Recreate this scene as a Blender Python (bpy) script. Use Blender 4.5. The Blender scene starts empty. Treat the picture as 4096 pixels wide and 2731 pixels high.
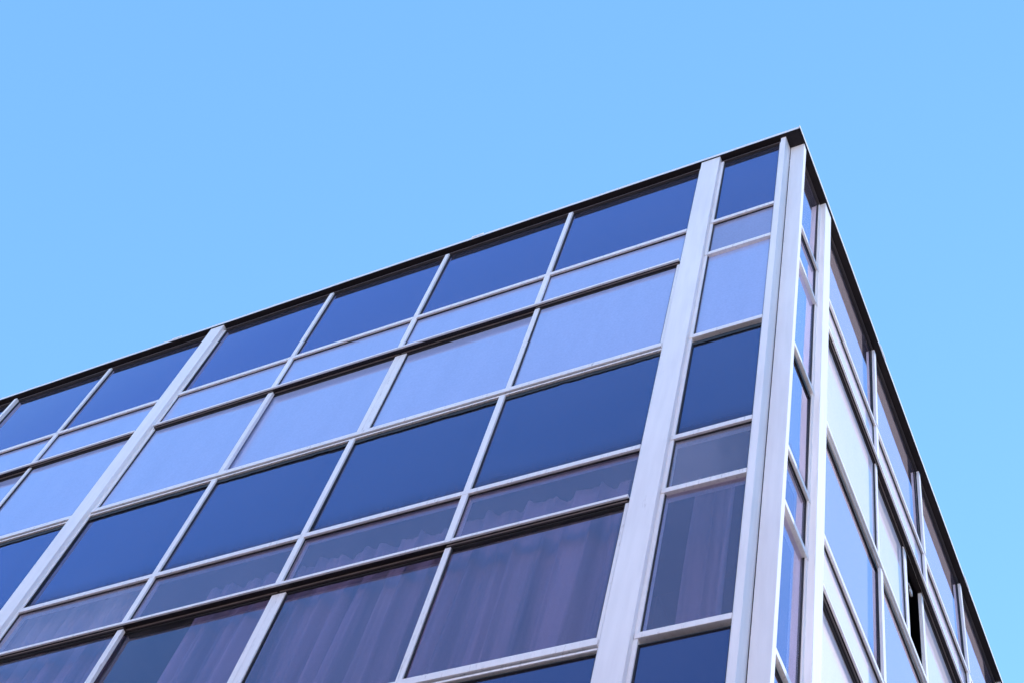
import bpy, bmesh, math, random
from mathutils import Matrix, Vector
random.seed(7)

# ------------------------------------------------------------------ camera, world, sun, exposure
S = bpy.context.scene
COL = S.collection
ZT = 14.796                                   # height of the roof edge above the pavement
cam_d = bpy.data.cameras.new('camera')
cam = bpy.data.objects.new('camera', cam_d); COL.objects.link(cam)
CAMR = [[0.87448675, 0.42047618, 0.24181128], [-0.263491, 0.83036071, -0.49099244], [-0.40724122, 0.36565129, 0.83693114]]
right, down, fwd = [Vector(v) for v in CAMR]
cam.matrix_world = Matrix((( right.x, -down.x, -fwd.x,  1.82880),
                           ( right.y, -down.y, -fwd.y, -4.45298),
                           ( right.z, -down.z, -fwd.z, ZT-13.14635),
                           (0, 0, 0, 1)))
cam_d.sensor_fit = 'HORIZONTAL'; cam_d.sensor_width = 36.0
cam_d.lens = 54.27876
cam_d.shift_x = 0.108878; cam_d.shift_y = 0.046910
cam_d.clip_start = 0.1; cam_d.clip_end = 6000
S.camera = cam

SUN_TO = Vector((1.0, 7.0, 2.4)).normalized()  # grazes the right facade, from its far end
SUN_EL = math.asin(SUN_TO.z); SUN_AZ = math.atan2(SUN_TO.x, SUN_TO.y)
W = bpy.data.worlds.new('World'); S.world = W; W.use_nodes = True
nt = W.node_tree; nt.nodes.clear()
sky = nt.nodes.new('ShaderNodeTexSky'); sky.sky_type = 'NISHITA'; sky.sun_disc = False
sky.sun_elevation = SUN_EL; sky.sun_rotation = SUN_AZ
sky.altitude = 0; sky.air_density = 1.0; sky.dust_density = 0.15; sky.ozone_density = 5.2
bg = nt.nodes.new('ShaderNodeBackground'); bg.inputs['Strength'].default_value = 0.15
wo = nt.nodes.new('ShaderNodeOutputWorld')
air = nt.nodes.new('ShaderNodeMix'); air.data_type = 'RGBA'; air.inputs[0].default_value = .5     # even share of scattered skylight
air.inputs[7].default_value = (.48, 1.26, 2.56, 1)
nt.links.new(sky.outputs[0], air.inputs[6]); nt.links.new(air.outputs[2], bg.inputs['Color']); nt.links.new(bg.outputs[0], wo.inputs['Surface'])
sd = bpy.data.lights.new('sun', 'SUN'); sd.energy = 5.0; sd.angle = math.radians(0.5); sd.color = (1.0, 0.94, 0.91)
sun = bpy.data.objects.new('sun', sd); COL.objects.link(sun)
sun.rotation_euler = (-SUN_TO).to_track_quat('-Z', 'Y').to_euler()
sun.location = (30, 60, 60)
S.view_settings.view_transform = 'Standard'; S.view_settings.look = 'None'
S.view_settings.exposure = 1.8; S.view_settings.gamma = 1.0
S.render.engine = 'CYCLES'
S.cycles.max_bounces = 10; S.cycles.transparent_max_bounces = 12

# ------------------------------------------------------------------ materials
class N:
    def __init__(s, name):
        s.m = bpy.data.materials.new(name); s.m.use_nodes = True
        s.t = s.m.node_tree; s.t.nodes.clear()
        s.out = s.n('ShaderNodeOutputMaterial')
    def n(s, typ, **kw):
        o = s.t.nodes.new(typ)
        for k, v in kw.items():
            if k[0] == '_': setattr(o, k[1:], v)
            else:
                o.inputs[int(k[1:]) if k[0] == 'i' and k[1:].isdigit() else k.replace('_', ' ')].default_value = v
        return o
    def l(s, a, b): s.t.links.new(a, b)
    def noise(s, scale, detail=4, rough=.55, vec=None, xyz=(1, 1, 1)):
        tc = s.n('ShaderNodeNewGeometry'); mp = s.n('ShaderNodeMapping'); mp.inputs['Scale'].default_value = xyz
        s.l(tc.outputs['Position'], mp.inputs['Vector'])
        no = s.n('ShaderNodeTexNoise', Scale=scale, Detail=detail, Roughness=rough)
        s.l(mp.outputs[0], no.inputs['Vector']); return no.outputs['Fac']
    def ramp(s, fac, stops):
        r = s.n('ShaderNodeValToRGB'); e = r.color_ramp.elements
        while len(e) < len(stops): e.new(.5)
        for k, (p, c) in enumerate(stops):
            e[k].position = p; e[k].color = (*c, 1) if len(c) == 3 else c
        s.l(fac, r.inputs[0]); return r.outputs[0]
    def math(s, op, a, b=None):
        o = s.n('ShaderNodeMath', _operation=op)
        for k, v in enumerate((a, b)):
            if v is None: continue
            if isinstance(v, (int, float)): o.inputs[k].default_value = v
            else: s.l(v, o.inputs[k])
        return o.outputs[0]
    def bump(s, h, strength, dist=.01):
        b = s.n('ShaderNodeBump', Strength=strength, Distance=dist); s.l(h, b.inputs['Height']); return b.outputs[0]

def mat_paint(name, col, dirt, rough=.42, amount=.3, streak=(3, 3, .35), spec=.5):
    """anodised metal: faint brushed streaks plus a few dirty runs"""
    k = N(name); p = k.n('ShaderNodeBsdfPrincipled', Roughness=rough)
    p.inputs['Specular IOR Level'].default_value = spec
    a = k.noise(6, 6, .66, xyz=streak); b = k.noise(26, 3, .5, xyz=(1, 1, .08)); g = k.noise(.9, 2, .5)
    mx = k.n('ShaderNodeMix', _data_type='RGBA', _blend_type='MULTIPLY', i0=1.0)
    k.l(k.ramp(a, [(.22, dirt), (.22 + amount * .5, col), (1, col)]), mx.inputs[6])
    sc = k.noise(21, 5, .7, xyz=(1, 1, .5))
    m3 = k.n('ShaderNodeMix', _data_type='RGBA', _blend_type='MULTIPLY', i0=1.0)
    k.l(k.ramp(b, [(.3, (.93,) * 3), (.65, (1, 1, 1))]), m3.inputs[6]); k.l(k.ramp(g, [(.3, (.93, .92, .93)), (.7, (1, 1, 1))]), m3.inputs[7])
    m4 = k.n('ShaderNodeMix', _data_type='RGBA', _blend_type='MULTIPLY', i0=1.0)
    k.l(m3.outputs[2], m4.inputs[6]); k.l(k.ramp(sc, [(.70, (1, 1, 1)), (.76, (.62, .59, .60))]), m4.inputs[7])
    k.l(m4.outputs[2], mx.inputs[7])
    k.l(mx.outputs[2], p.inputs['Base Color'])
    k.l(p.outputs[0], k.out.inputs[0]); return k.m

def fresnel_gloss(k, body, tint, ior, rough, bump_n, grime=None, gain=1.0):
    """front face reflection of coated glass over whatever body shader lies beneath"""
    gl = k.n('ShaderNodeBsdfGlossy')
    if isinstance(rough, (int, float)): gl.inputs['Roughness'].default_value = rough
    else: k.l(rough, gl.inputs['Roughness'])
    fr = k.n('ShaderNodeFresnel', IOR=ior); ge = k.n('ShaderNodeNewGeometry')
    both = k.math('MINIMUM', k.math('MULTIPLY', fr.outputs[0], gain), .72)      # both faces of the pane
    fac = k.math('MULTIPLY', both, k.math('SUBTRACT', 1.0, ge.outputs['Backfacing']))
    k.l(k.ramp(both, [(.50, tint), (.72, (1.0, .88, 1.0))]), gl.inputs[0])       # a coating loses its tint at a grazing view
    if grime is not None: fac = k.math('MULTIPLY', fac, k.math('SUBTRACT', 1.0, grime))
    k.l(bump_n, gl.inputs['Normal'])
    m2 = k.n('ShaderNodeMixShader')
    k.l(fac, m2.inputs[0]); k.l(body, m2.inputs[1]); k.l(gl.outputs[0], m2.inputs[2])
    k.l(m2.outputs[0], k.out.inputs[0])

def mat_spandrel(name, col, tint=(.68, .72, 1.0), ior=1.6, gain=2.3, dust=.05, sheen=.38, grime_z=None):
    k = N(name); p = k.n('ShaderNodeBsdfPrincipled', Roughness=.6)
    p.inputs['Specular IOR Level'].default_value = 0
    p.inputs['Sheen Weight'].default_value = sheen; p.inputs['Sheen Roughness'].default_value = .45
    p.inputs['Sheen Tint'].default_value = (.64, .57, .68, 1)
    a = k.noise(1.3, 3, .5); b = k.noise(34, 5, .7); s = k.noise(260, 2, .5)
    mx = k.n('ShaderNodeMix', _data_type='RGBA', i0=.5)
    mx.inputs[6].default_value = (*col, 1); mx.inputs[7].default_value = (.42, .40, .40, 1)
    f = k.math('MULTIPLY', k.ramp(a, [(.3, (.5,) * 3), (.75, (1,) * 3)]), dust)
    sp = k.ramp(s, [(.74, (0, 0, 0)), (.80, (.35,) * 3)])
    f2 = k.math('ADD', f, k.math('MULTIPLY', sp, k.ramp(b, [(.5, (0, 0, 0)), (.62, (1, 1, 1))])))
    k.l(f2, mx.inputs[0]); k.l(mx.outputs[2], p.inputs['Base Color'])
    rr = k.math('ADD', k.math('MULTIPLY', b, .03), .0)
    wav = k.noise(1.1, 2, .4)
    gf = None
    if grime_z is not None:                       # soot washed down to the bottom edge of the panel
        ge = k.n('ShaderNodeNewGeometry'); sx = k.n('ShaderNodeSeparateXYZ'); k.l(ge.outputs['Position'], sx.inputs[0])
        h = k.math('DIVIDE', k.math('SUBTRACT', grime_z, sx.outputs['Z']), .27)
        st = k.noise(30, 4, .6, xyz=(1, 1, .12)); lo = k.noise(2.2, 2, .5, xyz=(1, 1, .2))
        q = k.math('ADD', h, k.math('MULTIPLY', k.math('SUBTRACT', k.math('ADD', st, lo), 1.0), .35))
        gf = k.ramp(q, [(.22, (0, 0, 0)), (.62, (.2,) * 3), (.95, (.7,) * 3)])
    fresnel_gloss(k, p.outputs[0], tint, ior, rr, k.bump(wav, .12, .02), gf, gain); return k.m

def mat_glass(name, tint=(.85, .87, .92), refl=(.75, .8, 1), ior=1.6, gain=1.6, dust=.03, col=(.55, .5, .48), var=1.0):
    k = N(name)
    tr = k.n('ShaderNodeBsdfTransparent'); tr.inputs[0].default_value = (*tint, 1)
    df = k.n('ShaderNodeBsdfDiffuse'); df.inputs[0].default_value = (*col, 1)
    m1 = k.n('ShaderNodeMixShader')
    d1 = k.noise(4, 6, .65, xyz=(1, 1, .22)); d2 = k.noise(55, 4, .6)
    df_f = k.math('MULTIPLY', k.math('MULTIPLY', k.ramp(d1, [(.35, (1 - .55 * var,) * 3), (.7, (1,) * 3)]), k.ramp(d2, [(.3, (1 - .3 * var,) * 3), (.7, (1.08,) * 3)])), dust)
    k.l(df_f, m1.inputs[0]); k.l(tr.outputs[0], m1.inputs[1]); k.l(df.outputs[0], m1.inputs[2])
    wav = k.noise(1.1, 2, .4)
    fresnel_gloss(k, m1.outputs[0], refl, ior, .01, k.bump(wav, .12, .02), None, gain); return k.m

def mat_plain(name, col, rough=.6, var=.15, scale=12, spec=.5):
    k = N(name); p = k.n('ShaderNodeBsdfPrincipled', Roughness=rough)
    p.inputs['Specular IOR Level'].default_value = spec
    a = k.noise(scale, 5, .6)
    k.l(k.ramp(a, [(.3, tuple(c * (1 - var) for c in col)), (.7, tuple(c * (1 + var) for c in col))]), p.inputs['Base Color'])
    k.l(k.bump(a, .08, .01), p.inputs['Normal']); k.l(p.outputs[0], k.out.inputs[0]); return k.m

M_ALU = mat_paint('pale anodised aluminium', (.86, .85, .86), (.5, .47, .47), amount=.2)
M_TRIM = mat_paint('weathered pale aluminium', (.83, .82, .83), (.32, .29, .30), amount=.4, streak=(9, 9, 1.6))
M_BRONZE = mat_plain('dark bronze paint', (.020, .016, .018), .5, spec=.2)
M_BRONZE2 = mat_plain('worn bronze paint', (.075, .058, .060), .5)
M_BEAD = mat_plain('dull metal bead', (.22, .19, .19), .45)
M_GASKET = mat_plain('black rubber seal', (.018, .017, .018), .6)
M_SPAN = mat_spandrel('dark blue spandrel glass', (.003, .006, .02), tint=(.50, .55, .97), gain=2.25)
M_SPAN_D = mat_spandrel('sooty blue spandrel glass', (.003, .007, .02), tint=(.46, .56, 1.0), gain=2.1, grime_z=ZT - 4.50)
M_GLASS = mat_glass('window glass', dust=.04, tint=(.85, .82, .9), refl=(.80, .75, 1))
M_VEIL = mat_glass('dusty window glass', dust=.12, tint=(.85, .82, .9), refl=(.80, .75, 1), col=(.40, .36, .46), var=.5)
M_FILM = mat_glass('white filmed glass', tint=(.6, .6, .65), refl=(.8, .86, 1), dust=.85, gain=2.0, col=(.43, .50, .80), var=.12)
M_SUNLIT = mat_glass('sunlit whitened glass', tint=(.6, .6, .65), refl=(1, .9, 1), dust=.97, gain=1.2, col=(.95, .86, .94), var=.08)  # lit copy for the right facade panes: sunlight put into the colour
M_HALF = mat_glass('half hazed glass', tint=(.6, .6, .65), refl=(.8, .8, 1), dust=.6, gain=1.7, col=(.44, .47, .70), var=.2)
M_HAZED = mat_glass('hazed glass', dust=.22, refl=(.85, .76, 1), col=(.55, .5, .58))
M_PALE = mat_plain('pale woven curtain', (.62, .66, .74), .85, .06, 30)
def mat_curtain(name, c1, c2):
    k = N(name); p = k.n('ShaderNodeBsdfPrincipled', Roughness=.85)
    a = k.noise(5.5, 3, .5, xyz=(1, 1, .05)); w = k.noise(90, 3, .6)
    m = k.n('ShaderNodeMix', _data_type='RGBA', _blend_type='MULTIPLY', i0=1.0)
    k.l(k.ramp(a, [(.38, c2), (.58, c1)]), m.inputs[6]); k.l(k.ramp(w, [(.3, (.85,) * 3), (.7, (1,) * 3)]), m.inputs[7])  # vertical light and dark bands: fold shading painted into the cloth
    k.l(m.outputs[2], p.inputs['Base Color']); k.l(p.outputs[0], k.out.inputs[0]); return k.m
M_MAUVE = mat_curtain('mauve curtain with painted fold shade', (.31, .25, .31), (.16, .14, .19))
M_INNER = mat_plain('dusky interior paint', (.26, .17, .19), .85)
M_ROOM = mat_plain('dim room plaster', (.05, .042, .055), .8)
M_CORE = mat_plain('cement render', (.42, .40, .38), .85)
M_ROOF = mat_plain('roof felt', (.12, .12, .12), .9)
M_GROUND = mat_plain('dark paving', (.07, .058, .055), .9, .2, 3)
M_FACADE = mat_plain('sandy render', (.50, .385, .345), .9, .1, 2)
M_ROAD = mat_plain('asphalt', (.055, .053, .052), .9, .25, 6)
M_LINE = mat_plain('road paint', (.75, .75, .72), .7)

# ------------------------------------------------------------------ mesh helpers
class MB:
    def __init__(s): s.bm = bmesh.new()
    def box(s, x0, x1, y0, y1, z0, z1):
        v = [s.bm.verts.new((x, y, z)) for x in (x0, x1) for y in (y0, y1) for z in (z0, z1)]
        for f in ((0, 1, 3, 2), (4, 6, 7, 5), (0, 4, 5, 1), (2, 3, 7, 6), (0, 2, 6, 4), (1, 5, 7, 3)):
            s.bm.faces.new([v[i] for i in f])
        return s
    def fb(s, side, u0, u1, d0, d1, z0, z1):
        """box on a facade: u along it from the corner, d inwards from the roof edge, z below the roof edge"""
        if side == 'L': return s.box(-u1, -u0, d0, d1, ZT + z1, ZT + z0)
        return s.box(-d1, -d0, u0, u1, ZT + z1, ZT + z0)
    def tilt(s, side, amp):
        """glass is never set quite true: push each corner in by a little"""
        k, sg, u = (1, 1, 0) if side == 'L' else (0, -1, 1)
        cu = [v.co[u] for v in s.bm.verts]; cz = [v.co.z for v in s.bm.verts]
        mu, mz = sum(cu) / len(cu), sum(cz) / len(cz)
        r = {(a, b): random.uniform(0, amp) for a in (0, 1) for b in (0, 1)}
        m = sum(r.values()) / 4; w = r[0, 0] + r[1, 1] - r[0, 1] - r[1, 0]   # keep it flat
        for v in s.bm.verts:
            a, b = int(v.co[u] > mu), int(v.co.z > mz)
            v.co[k] += sg * (r[a, b] - w / 4 * (1 if a == b else -1))
        return s
    def build(s, name, mat, parent=None, bevel=0, smooth=False):
        bmesh.ops.recalc_face_normals(s.bm, faces=s.bm.faces)
        me = bpy.data.meshes.new(name); s.bm.to_mesh(me); s.bm.free(); me.materials.append(mat)
        o = bpy.data.objects.new(name, me); COL.objects.link(o)
        if parent: o.parent = parent
        if bevel:
            b = o.modifiers.new('bevel', 'BEVEL'); b.width = bevel; b.segments = 2; b.limit_method = 'ANGLE'
        if smooth:
            for p in me.polygons: p.use_smooth = True
        return o
def tag(o, label=None, cat=None, group=None, kind=None):
    for k, v in (('label', label), ('category', cat), ('group', group), ('kind', kind)):
        if v: o[k] = v
    return o

# ------------------------------------------------------------------ ground
tag(MB().box(-600, 600, -600, 600, -.3, -.15).build('ground', M_GROUND), kind='structure')
tag(MB().box(-120, 120, -16, -7, -.146, -.142).build('road', M_ROAD), kind='structure')
mb = MB()
for i in range(-30, 30): mb.box(i * 4, i * 4 + 2, -11.57, -11.43, -.138, -.134)
tag(mb.build('road_marking', M_LINE), kind='structure')
tag(MB().box(-120, 120, -7, 40, -.146, 0).build('pavement', M_GROUND), kind='structure')

# the block across the street: out of the picture, its sunlit front lights this facade
NB = bpy.data.objects.new('street_block', None); COL.objects.link(NB); NB.location = (0, -20, 0)
tag(NB, 'sandy rendered block across the street facing the glass offices', 'building')
mb = MB(); mb.box(-40, 30, -14, 0, 0, 12.0); w_ = mb.build('wall', M_FACADE, NB)
MB().box(-40.2, 30.2, -14.2, .2, 12.0, 12.3).build('cornice', M_FACADE, NB)
for fl in range(4):
    for i in range(17):
        x = -38 + i * 4
        MB().box(x, x + 1.3, .004, .03, .9 + fl * 2.9, 2.5 + fl * 2.9).build('window', M_GASKET, NB)

# ------------------------------------------------------------------ the building
B = bpy.data.objects.new('office_building', None); COL.objects.link(B); B.location = (0, 0, 0)
tag(B, 'glass office block with pale aluminium pilasters, blue spandrel bands and flat roof edge', 'building')

# rows: name, top, bottom (below the roof edge)
SOF = -.045
ZR = dict(A=(SOF, -1.41), B=(-1.458, -2.03), C=(-2.055, -3.41), D=(-3.50, -4.77), E=(-4.818, -5.381), F=(-5.407, -6.745), G=(-6.84, -8.11))
G0, G1 = .065, .092
BAYS = dict(
  L=[('narrow', .170, .712, []), ('wide', .885, 6.003, [2.148, 3.427, 4.710]), ('wide', 6.165, 11.283, [7.447, 8.730, 10.0])],
  R=[('narrow', .207, .735, []), ('wide', .887, 6.260, [2.250, 3.615, 4.970]), ('wide', 6.420, 11.79, [7.78, 9.12, 10.46])])
PIL = dict(L=[(.712, .885), (6.003, 6.165), (11.283, 11.45)], R=[(.735, .887), (6.26, 6.42), (11.79, 11.95)])

# core, floors, roof
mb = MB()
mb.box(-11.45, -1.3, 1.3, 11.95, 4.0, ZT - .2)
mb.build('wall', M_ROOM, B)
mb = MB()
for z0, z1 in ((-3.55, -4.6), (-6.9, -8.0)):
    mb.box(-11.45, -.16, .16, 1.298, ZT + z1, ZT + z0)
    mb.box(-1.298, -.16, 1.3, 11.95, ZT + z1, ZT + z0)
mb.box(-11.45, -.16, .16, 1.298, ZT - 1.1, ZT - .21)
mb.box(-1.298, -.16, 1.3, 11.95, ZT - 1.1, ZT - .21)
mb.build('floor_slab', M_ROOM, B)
MB().box(-11.45, -.2, .2, 11.95, ZT - .198, ZT - .06).build('roof', M_ROOF, B)
MB().box(-11.45, -.05, .05, 11.95, 0.0, ZT - 8.2).build('base_wall', M_CORE, B)
mb = MB(); mb.box(-11.45, -11.4, .1, 11.95, ZT - 8.198, ZT - .2); mb.box(-11.398, -.1, 11.9, 11.95, ZT - 8.198, ZT - .2)
mb.build('rear_wall', M_CORE, B)

# coping: a pale folded metal edge with a dark soffit behind it
def coping(side, u0, u1, mitre):
    bm = bmesh.new(); n = 90; rows = []
    rnd = random.Random(3 if side == 'L' else 5)
    wave = [0] * (n + 1); a = 0
    for i in range(n + 1):
        a = a * .75 + rnd.uniform(-1, 1) * .0035; wave[i] = a
    d_out = 0.0 if side == 'L' else -.012
    for i in range(n + 1):
        u = u0 + (u1 - u0) * i / n; w = wave[i] if 3 < i else 0
        prof = [(d_out, SOF + w), (d_out, w), (.35, .01 + w * .5), (.35, -.05), (d_out + .003, SOF + .012)]
        row = []
        for d, z in prof:
            uu = u
            if i == 0: uu = u + d * mitre     # mitred corner
            if side == 'R' and z > -.02: z += .012 * min(1, i / 3)
            row.append(bm.verts.new((-uu, d, ZT + z) if side == 'L' else (-d, uu, ZT + z)))
        rows.append(row)
    for i in range(n):
        for k in range(5):
            bm.faces.new((rows[i][k], rows[i + 1][k], rows[i + 1][(k + 1) % 5], rows[i][(k + 1) % 5]))
    bm.faces.new(rows[0]); bm.faces.new(rows[-1])
    mb = MB(); mb.bm.free(); mb.bm = bm
    return mb.build('coping', M_TRIM, B)
cl = coping('L', -.012, 11.46, 1.0); cr = coping('R', .0, 11.96, 1.0)
for u in (6.55, 3.05):
    MB().fb('L', u, u + .12, -.004, .3, .016, -.02).build('joint_cover', M_TRIM, cl)
for u in (2.25, 4.95):
    MB().fb('R', u, u + .16, -.016, .3, .016, -.02).build('joint_cover', M_TRIM, cr)
mb = MB(); mb.fb('L', .004, 11.45, .004, .3, SOF + .011, SOF); mb.build('soffit', M_BRONZE, B)
mb = MB(); mb.fb('R', .302, 11.95, -.008, .3, SOF + .011, SOF); mb.fb('R', .004, .3, -.008, .003, SOF + .011, SOF); mb.build('soffit', M_BRONZE, B)

# pilasters and corner post
for side in 'LR':
    f = .012 if side == 'L' else .003
    for u0, u1 in PIL[side]:
        p = MB().fb(side, u0, u1, f, .15, SOF - .002, -8.11).build('pilaster', M_ALU, B, bevel=.004)
MB().fb('L', .125, .169, .032, .158, SOF - .002, -8.11).build('corner_mullion', M_ALU, B, bevel=.003)
mb = MB(); mb.box(-.118, -.0, .147, .175, ZT - 8.11, ZT + SOF - .002); mb.box(-.118, -.002, .177, .207, ZT - 8.11, ZT + SOF - .002)
mb.build('corner_post', M_ALU, B, bevel=.002)

def ragged(mb, side, u0, u1, d0, d1, z0, z1, amp, seed):
    """strip of old sealant with an uneven lower edge"""
    r = random.Random(seed); n = max(4, int((u1 - u0) / .025)); bm = mb.bm; prev = None
    P = (lambda u, d, z: (-u, d, ZT + z)) if side == 'L' else (lambda u, d, z: (-d, u, ZT + z))
    h = 0
    for i in range(n + 1):
        u = u0 + (u1 - u0) * i / n; h = h * .6 + r.uniform(-1, 1) * amp
        if r.random() < .08: h += amp * 1.5
        c = [bm.verts.new(P(u, d, z)) for d, z in ((d0, z0), (d0, z1 + h), (d1, z1 + h), (d1, z0))]
        if prev:
            for k in range(4): bm.faces.new((prev[k], c[k], c[(k + 1) % 4], prev[(k + 1) % 4]))
        else: bm.faces.new(c)
        prev = c
    bm.faces.new(prev)

def bead(mb, side, u0, u1, z0, z1, d0, d1, w):
    mb.fb(side, u0, u0 + w, d0, d1, z0, z1); mb.fb(side, u1 - w, u1, d0, d1, z0, z1)
    mb.fb(side, u0 + w, u1 - w, d0, d1, z0, z0 - w); mb.fb(side, u0 + w, u1 - w, d0, d1, z1 + w, z1)

SEED = [0]
def spandrel(side, u0, u1, row):
    z0, z1 = ZR[row]; SEED[0] += 1
    if row == 'A': z0 = -.115
    s = MB().fb(side, u0 + .004, u1 - .004, G0, G0 + .012, z0, z1).tilt(side, .009).build('spandrel_panel', M_SPAN_D if row == 'D' else M_SPAN, B)
    mb = MB(); bead(mb, side, u0, u1, z0, z1, .059, G0 + .005, .008)
    if row == 'D': ragged(mb, side, u0 + .009, u1 - .009, G0 - .0058, G0 - .001, z0 - .0105, z0 - .045, .0035 if SEED[0] % 3 else .006, SEED[0])
    mb.build('seal', M_GASKET, s)
    return s
def window(side, u0, u1, row, inner=False, narrow=False, stiles=(0, 0), glass=None):
    z0, z1 = ZR[row]; g = G1 if inner else G0
    mb = MB(); f = g - .016
    sl, sr = stiles
    if row in 'BE' or narrow:
        bead(mb, side, u0, u1, z0, z1, .059, g + .005, .007)
        w = mb.build('window', M_GASKET, B)
    else:
        zt = z0 + .02
        mb.fb(side, u0, u1, f, g + .012, z1 + .03, z1)                       # bottom rail
        mb.fb(side, u0, u0 + max(sl, .02), f, g + .012, z0 - .026, z1 + .03)
        mb.fb(side, u1 - max(sr, .02), u1, f, g + .012, z0 - .026, z1 + .03)
        w = mb.build('window', M_TRIM, B)
        mb = MB(); mb.fb(side, u0, u1, f, g + .012, zt, z0 - .026); mb.build('head_rail', M_BRONZE, w)
        MB().fb(side, u0 + .01, u1 - .01, f - .006, f - .001, z0 - .005, z0 - .013).build('rail_bead', M_BEAD, w)
        mb = MB(); bead(mb, side, u0 + max(sl, .02), u1 - max(sr, .02), z0 - .026, z1 + .03, g - .007, g + .005, .009)
        mb.build('seal', M_GASKET, w)
    MB().fb(side, u0 + .003, u1 - .003, g, g + .006, z0, z1).tilt(side, .008).build('pane', glass or (M_SUNLIT if side == 'R' and not narrow else M_FILM if row in 'BC' else M_GLASS), w)
    return w
def transom(side, u0, u1, z, kind):
    mb = MB()
    if kind == 'plain':
        mb.fb(side, u0, u1, .042, .12, z, z - .048)
        return mb.build('transom', M_TRIM, B, bevel=.002)
    if kind == 'lip':
        mb.fb(side, u0, u1, .020, .034, z, z - .026); mb.fb(side, u0, u1, .034, .12, z - .001, z - .012)
        t = mb.build('transom', M_TRIM, B)
        mb = MB(); mb.fb(side, u0, u1, .0345, .07, z - .0125, z - .022); mb.fb(side, u0, u1, .074, .12, z - .0125, z - .022)
        mb.build('track', M_BRONZE, t); return t
    if kind == 'sill':
        mb.fb(side, u0, u1, .032, .12, z, z - .052); mb.fb(side, u0, u1, .046, .12, z - .064, z - .082)
        t = mb.build('transom', M_TRIM, B, bevel=.002)
        mb = MB(); mb.fb(side, u0, u1, .060, .11, z - .0525, z - .0635); mb.build('track', M_BRONZE, t); return t

for side in 'LR':
    for kind, u0, u1, ms in BAYS[side]:
        # dark head frame under the soffit
        mb = MB(); mb.fb(side, u0, u1, .060, .12, SOF - .002, -.075); hf = mb.build('head_frame', M_BRONZE, B)
        MB().fb(side, u0, u1, .050, .12, -.076, -.098).build('rail_bead', M_BRONZE2, hf)
        J = .026
        if kind == 'narrow':
            for a, b in (((u0, u0 + .012), (u1 - J, u1)) if side == 'L' else ((u0, u0 + .012), (u1 - J, u1))):
                MB().fb(side, a, b, .048, .12, -.105, -8.11).build('jamb', M_ALU, B, bevel=.002)
            a, b = u0 + .012, u1 - J
            for z in (ZR['B'][0] + .048, ZR['C'][0] + .025, ZR['D'][0] + .09, ZR['E'][0] + .048, ZR['F'][0] + .026, ZR['G'][0] + .085, -8.11 + .05):
                transom(side, a, u1 - .004, z, 'plain')
            for r in 'ADG':
                spandrel(side, a, b, r)
            for r in 'BCEF': window(side, a, b, r, narrow=True, glass=M_HALF if r == 'B' else M_HAZED if r == 'E' or side == 'R' and r == 'F' else M_VEIL if r == 'F' else None)
            continue
        for a, b in ((u0, u0 + J), (u1 - J, u1)):
            MB().fb(side, a, b, .050, .12, -.105, -8.11).build('jamb', M_ALU, B, bevel=.002)
        a, b = u0 + J, u1 - J
        for z, k in ((-1.41, 'plain'), (-2.03, 'lip'), (-3.41, 'sill'), (-4.77, 'plain'), (-5.381, 'lip'), (-6.745, 'sill'), (-8.06, 'plain')):
            transom(side, a, b, z, k)
        hw = .0205 if side == 'L' else .025
        for m in ms:
            deep = (m == 8.730)
            f = .022 if deep else .041 if side == 'L' else .036
            for zt, zb in ((-.105, -1.409), (-1.459, -2.029), (-3.495, -4.769), (-4.819, -5.380), (-6.83, -8.059)):
                w = hw + (.004 if zt < -1 else 0)
                MB().fb(side, m - w, m + w, f + (.002 if zt < -1 else 0), .12, zt, zb).build('mullion', M_ALU, B, bevel=.002)
        edges = [a] + ms + [b]
        for i in range(4):
            pa = edges[i] + (hw if i else 0); pb = edges[i + 1] - (hw if i < 3 else 0)
            for r in 'ADG': spandrel(side, pa, pb, r)
            for r in 'BE': window(side, pa, pb, r, glass=(M_HAZED if i == 3 else M_VEIL) if r == 'E' and side == 'L' else None)
            for r in 'CF':
                m1, m2, m3 = ms
                spans = [(a, m1, False, (0, .042)), (m1 - .02, m2 - .016, True, (0, .062)),
                         (m2 - .014, m3 + .02, True, (.046, 0)), (m3 - .035, b, False, (.052, 0))]
                if side == 'R' and r == 'C' and ms[0] < 3:
                    spans[1] = (m1 - .50, m2 - .50, True, (0, .07)); spans[2] = (m2 - .08, m3 + .02, True, (.06, 0))
                pa2, pb2, inn, st = spans[i]
                w = window(side, pa2, pb2, r, inner=inn, stiles=st)
                if side == 'R' and r == 'C' and i == 2 and ms[0] < 3:      # stay arm in the open gap
                    mb = MB(); mb.fb(side, 3.36, 3.455, .128, .136, -2.15, -2.17); mb.fb(side, 3.405, 3.45, .126, .14, -2.17, -2.225)
                    mb.build('window_stay', M_TRIM, w)

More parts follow.
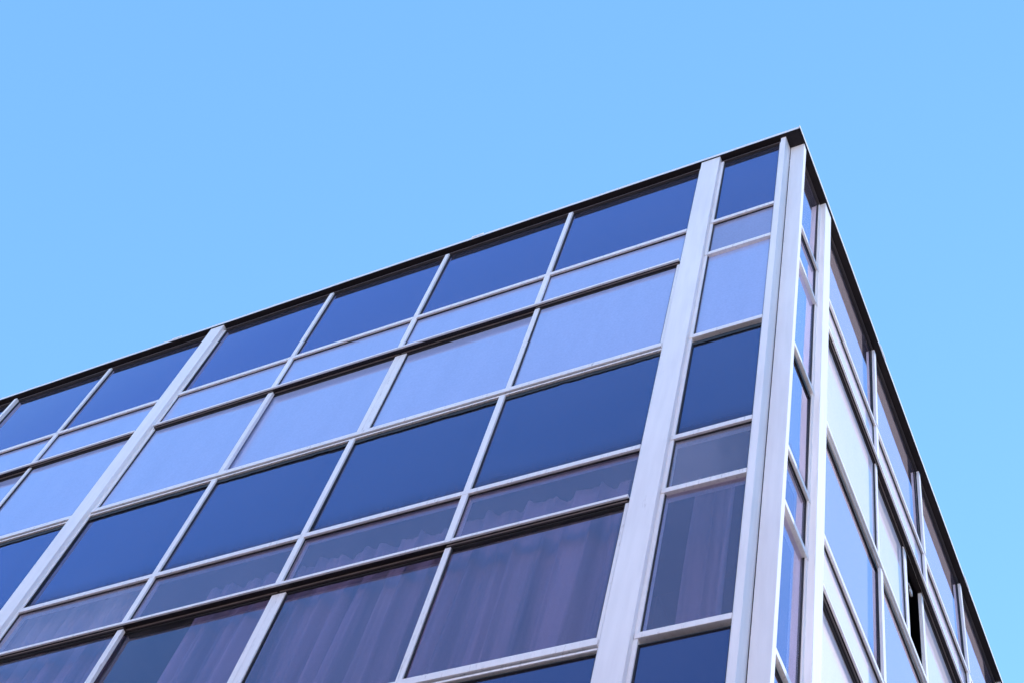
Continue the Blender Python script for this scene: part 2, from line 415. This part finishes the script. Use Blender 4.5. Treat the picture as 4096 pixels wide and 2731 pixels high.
# ------------------------------------------------------------------ curtains (each hangs behind one window)
def curtain(side, u0, u1, z0, z1, d, mat, label, group, amp, waves, seed, wavy_top=.0):
    r = random.Random(seed); n = int((u1 - u0) / .012); bm = bmesh.new(); rows = []
    nz = 14; ph = [r.uniform(0, 6.28) for _ in range(5)]
    fr = [waves * r.uniform(.8, 1.2), waves * r.uniform(1.6, 2.2), waves * .45, waves * r.uniform(2.6, 3.4)]
    am = [1, .45, .7, .2]
    for j in range(nz + 1):
        t = j / nz; row = []
        for i in range(n + 1):
            s = i / n; ss = s + .012 * math.sin(t * 3 + ph[4] + s * 9)
            o = sum(A * math.sin(2 * math.pi * F * ss + P) for A, F, P in zip(am, fr, ph))
            k = (.55 + .45 * min(1, t * 2.2))
            u = u0 + (u1 - u0) * s + .012 * math.cos(2 * math.pi * fr[0] * ss) * k
            zz = z0 + (z1 - z0) * t + (wavy_top * (1 - t) * (math.sin(s * 23 + ph[0]) * .5 + r.uniform(-.3, .3)))
            dd = d + amp * o * k
            row.append(bm.verts.new((-u, dd, ZT + zz) if side == 'L' else (-dd, u, ZT + zz)))
        rows.append(row)
    for j in range(nz):
        for i in range(n): bm.faces.new((rows[j][i], rows[j][i + 1], rows[j + 1][i + 1], rows[j + 1][i]))
    mb = MB(); mb.bm.free(); mb.bm = bm
    o = mb.build('curtain', mat, None, smooth=True)
    so = o.modifiers.new('thickness', 'SOLIDIFY'); so.thickness = .002
    tag(o, label, 'curtain', group)
    return o
for i, (a, b, zt, label) in enumerate((
    (1.03, 2.27, -4.86, 'mauve curtain behind the wide window beside the pilaster nearest the corner'),
    (2.29, 3.53, -4.90, 'mauve curtain behind the second window from the pilaster near the corner'),
    (3.56, 4.24, -4.92, 'mauve curtain drawn half aside, dark gap at its left edge'),
    (4.86, 6.15, -4.62, 'pale mauve curtain reaching up into the hazed window strip beside the far pilaster'))):
    curtain('L', a, b, zt, -6.80, .22, M_MAUVE, label, 'mauve curtains behind the lower windows', .034, 7.0 * (b - a) / 1.2, 40 + i, .022)
curtain('L', .40, .66, -4.75, -6.85, .42, M_MAUVE, 'added narrow mauve curtain standing in for a soft interior reflection in the tall narrow window', 'mauve curtains behind the lower windows', .03, 2.2, 61, .02)  # added curtain, takes the place of a vague reflection in this pane
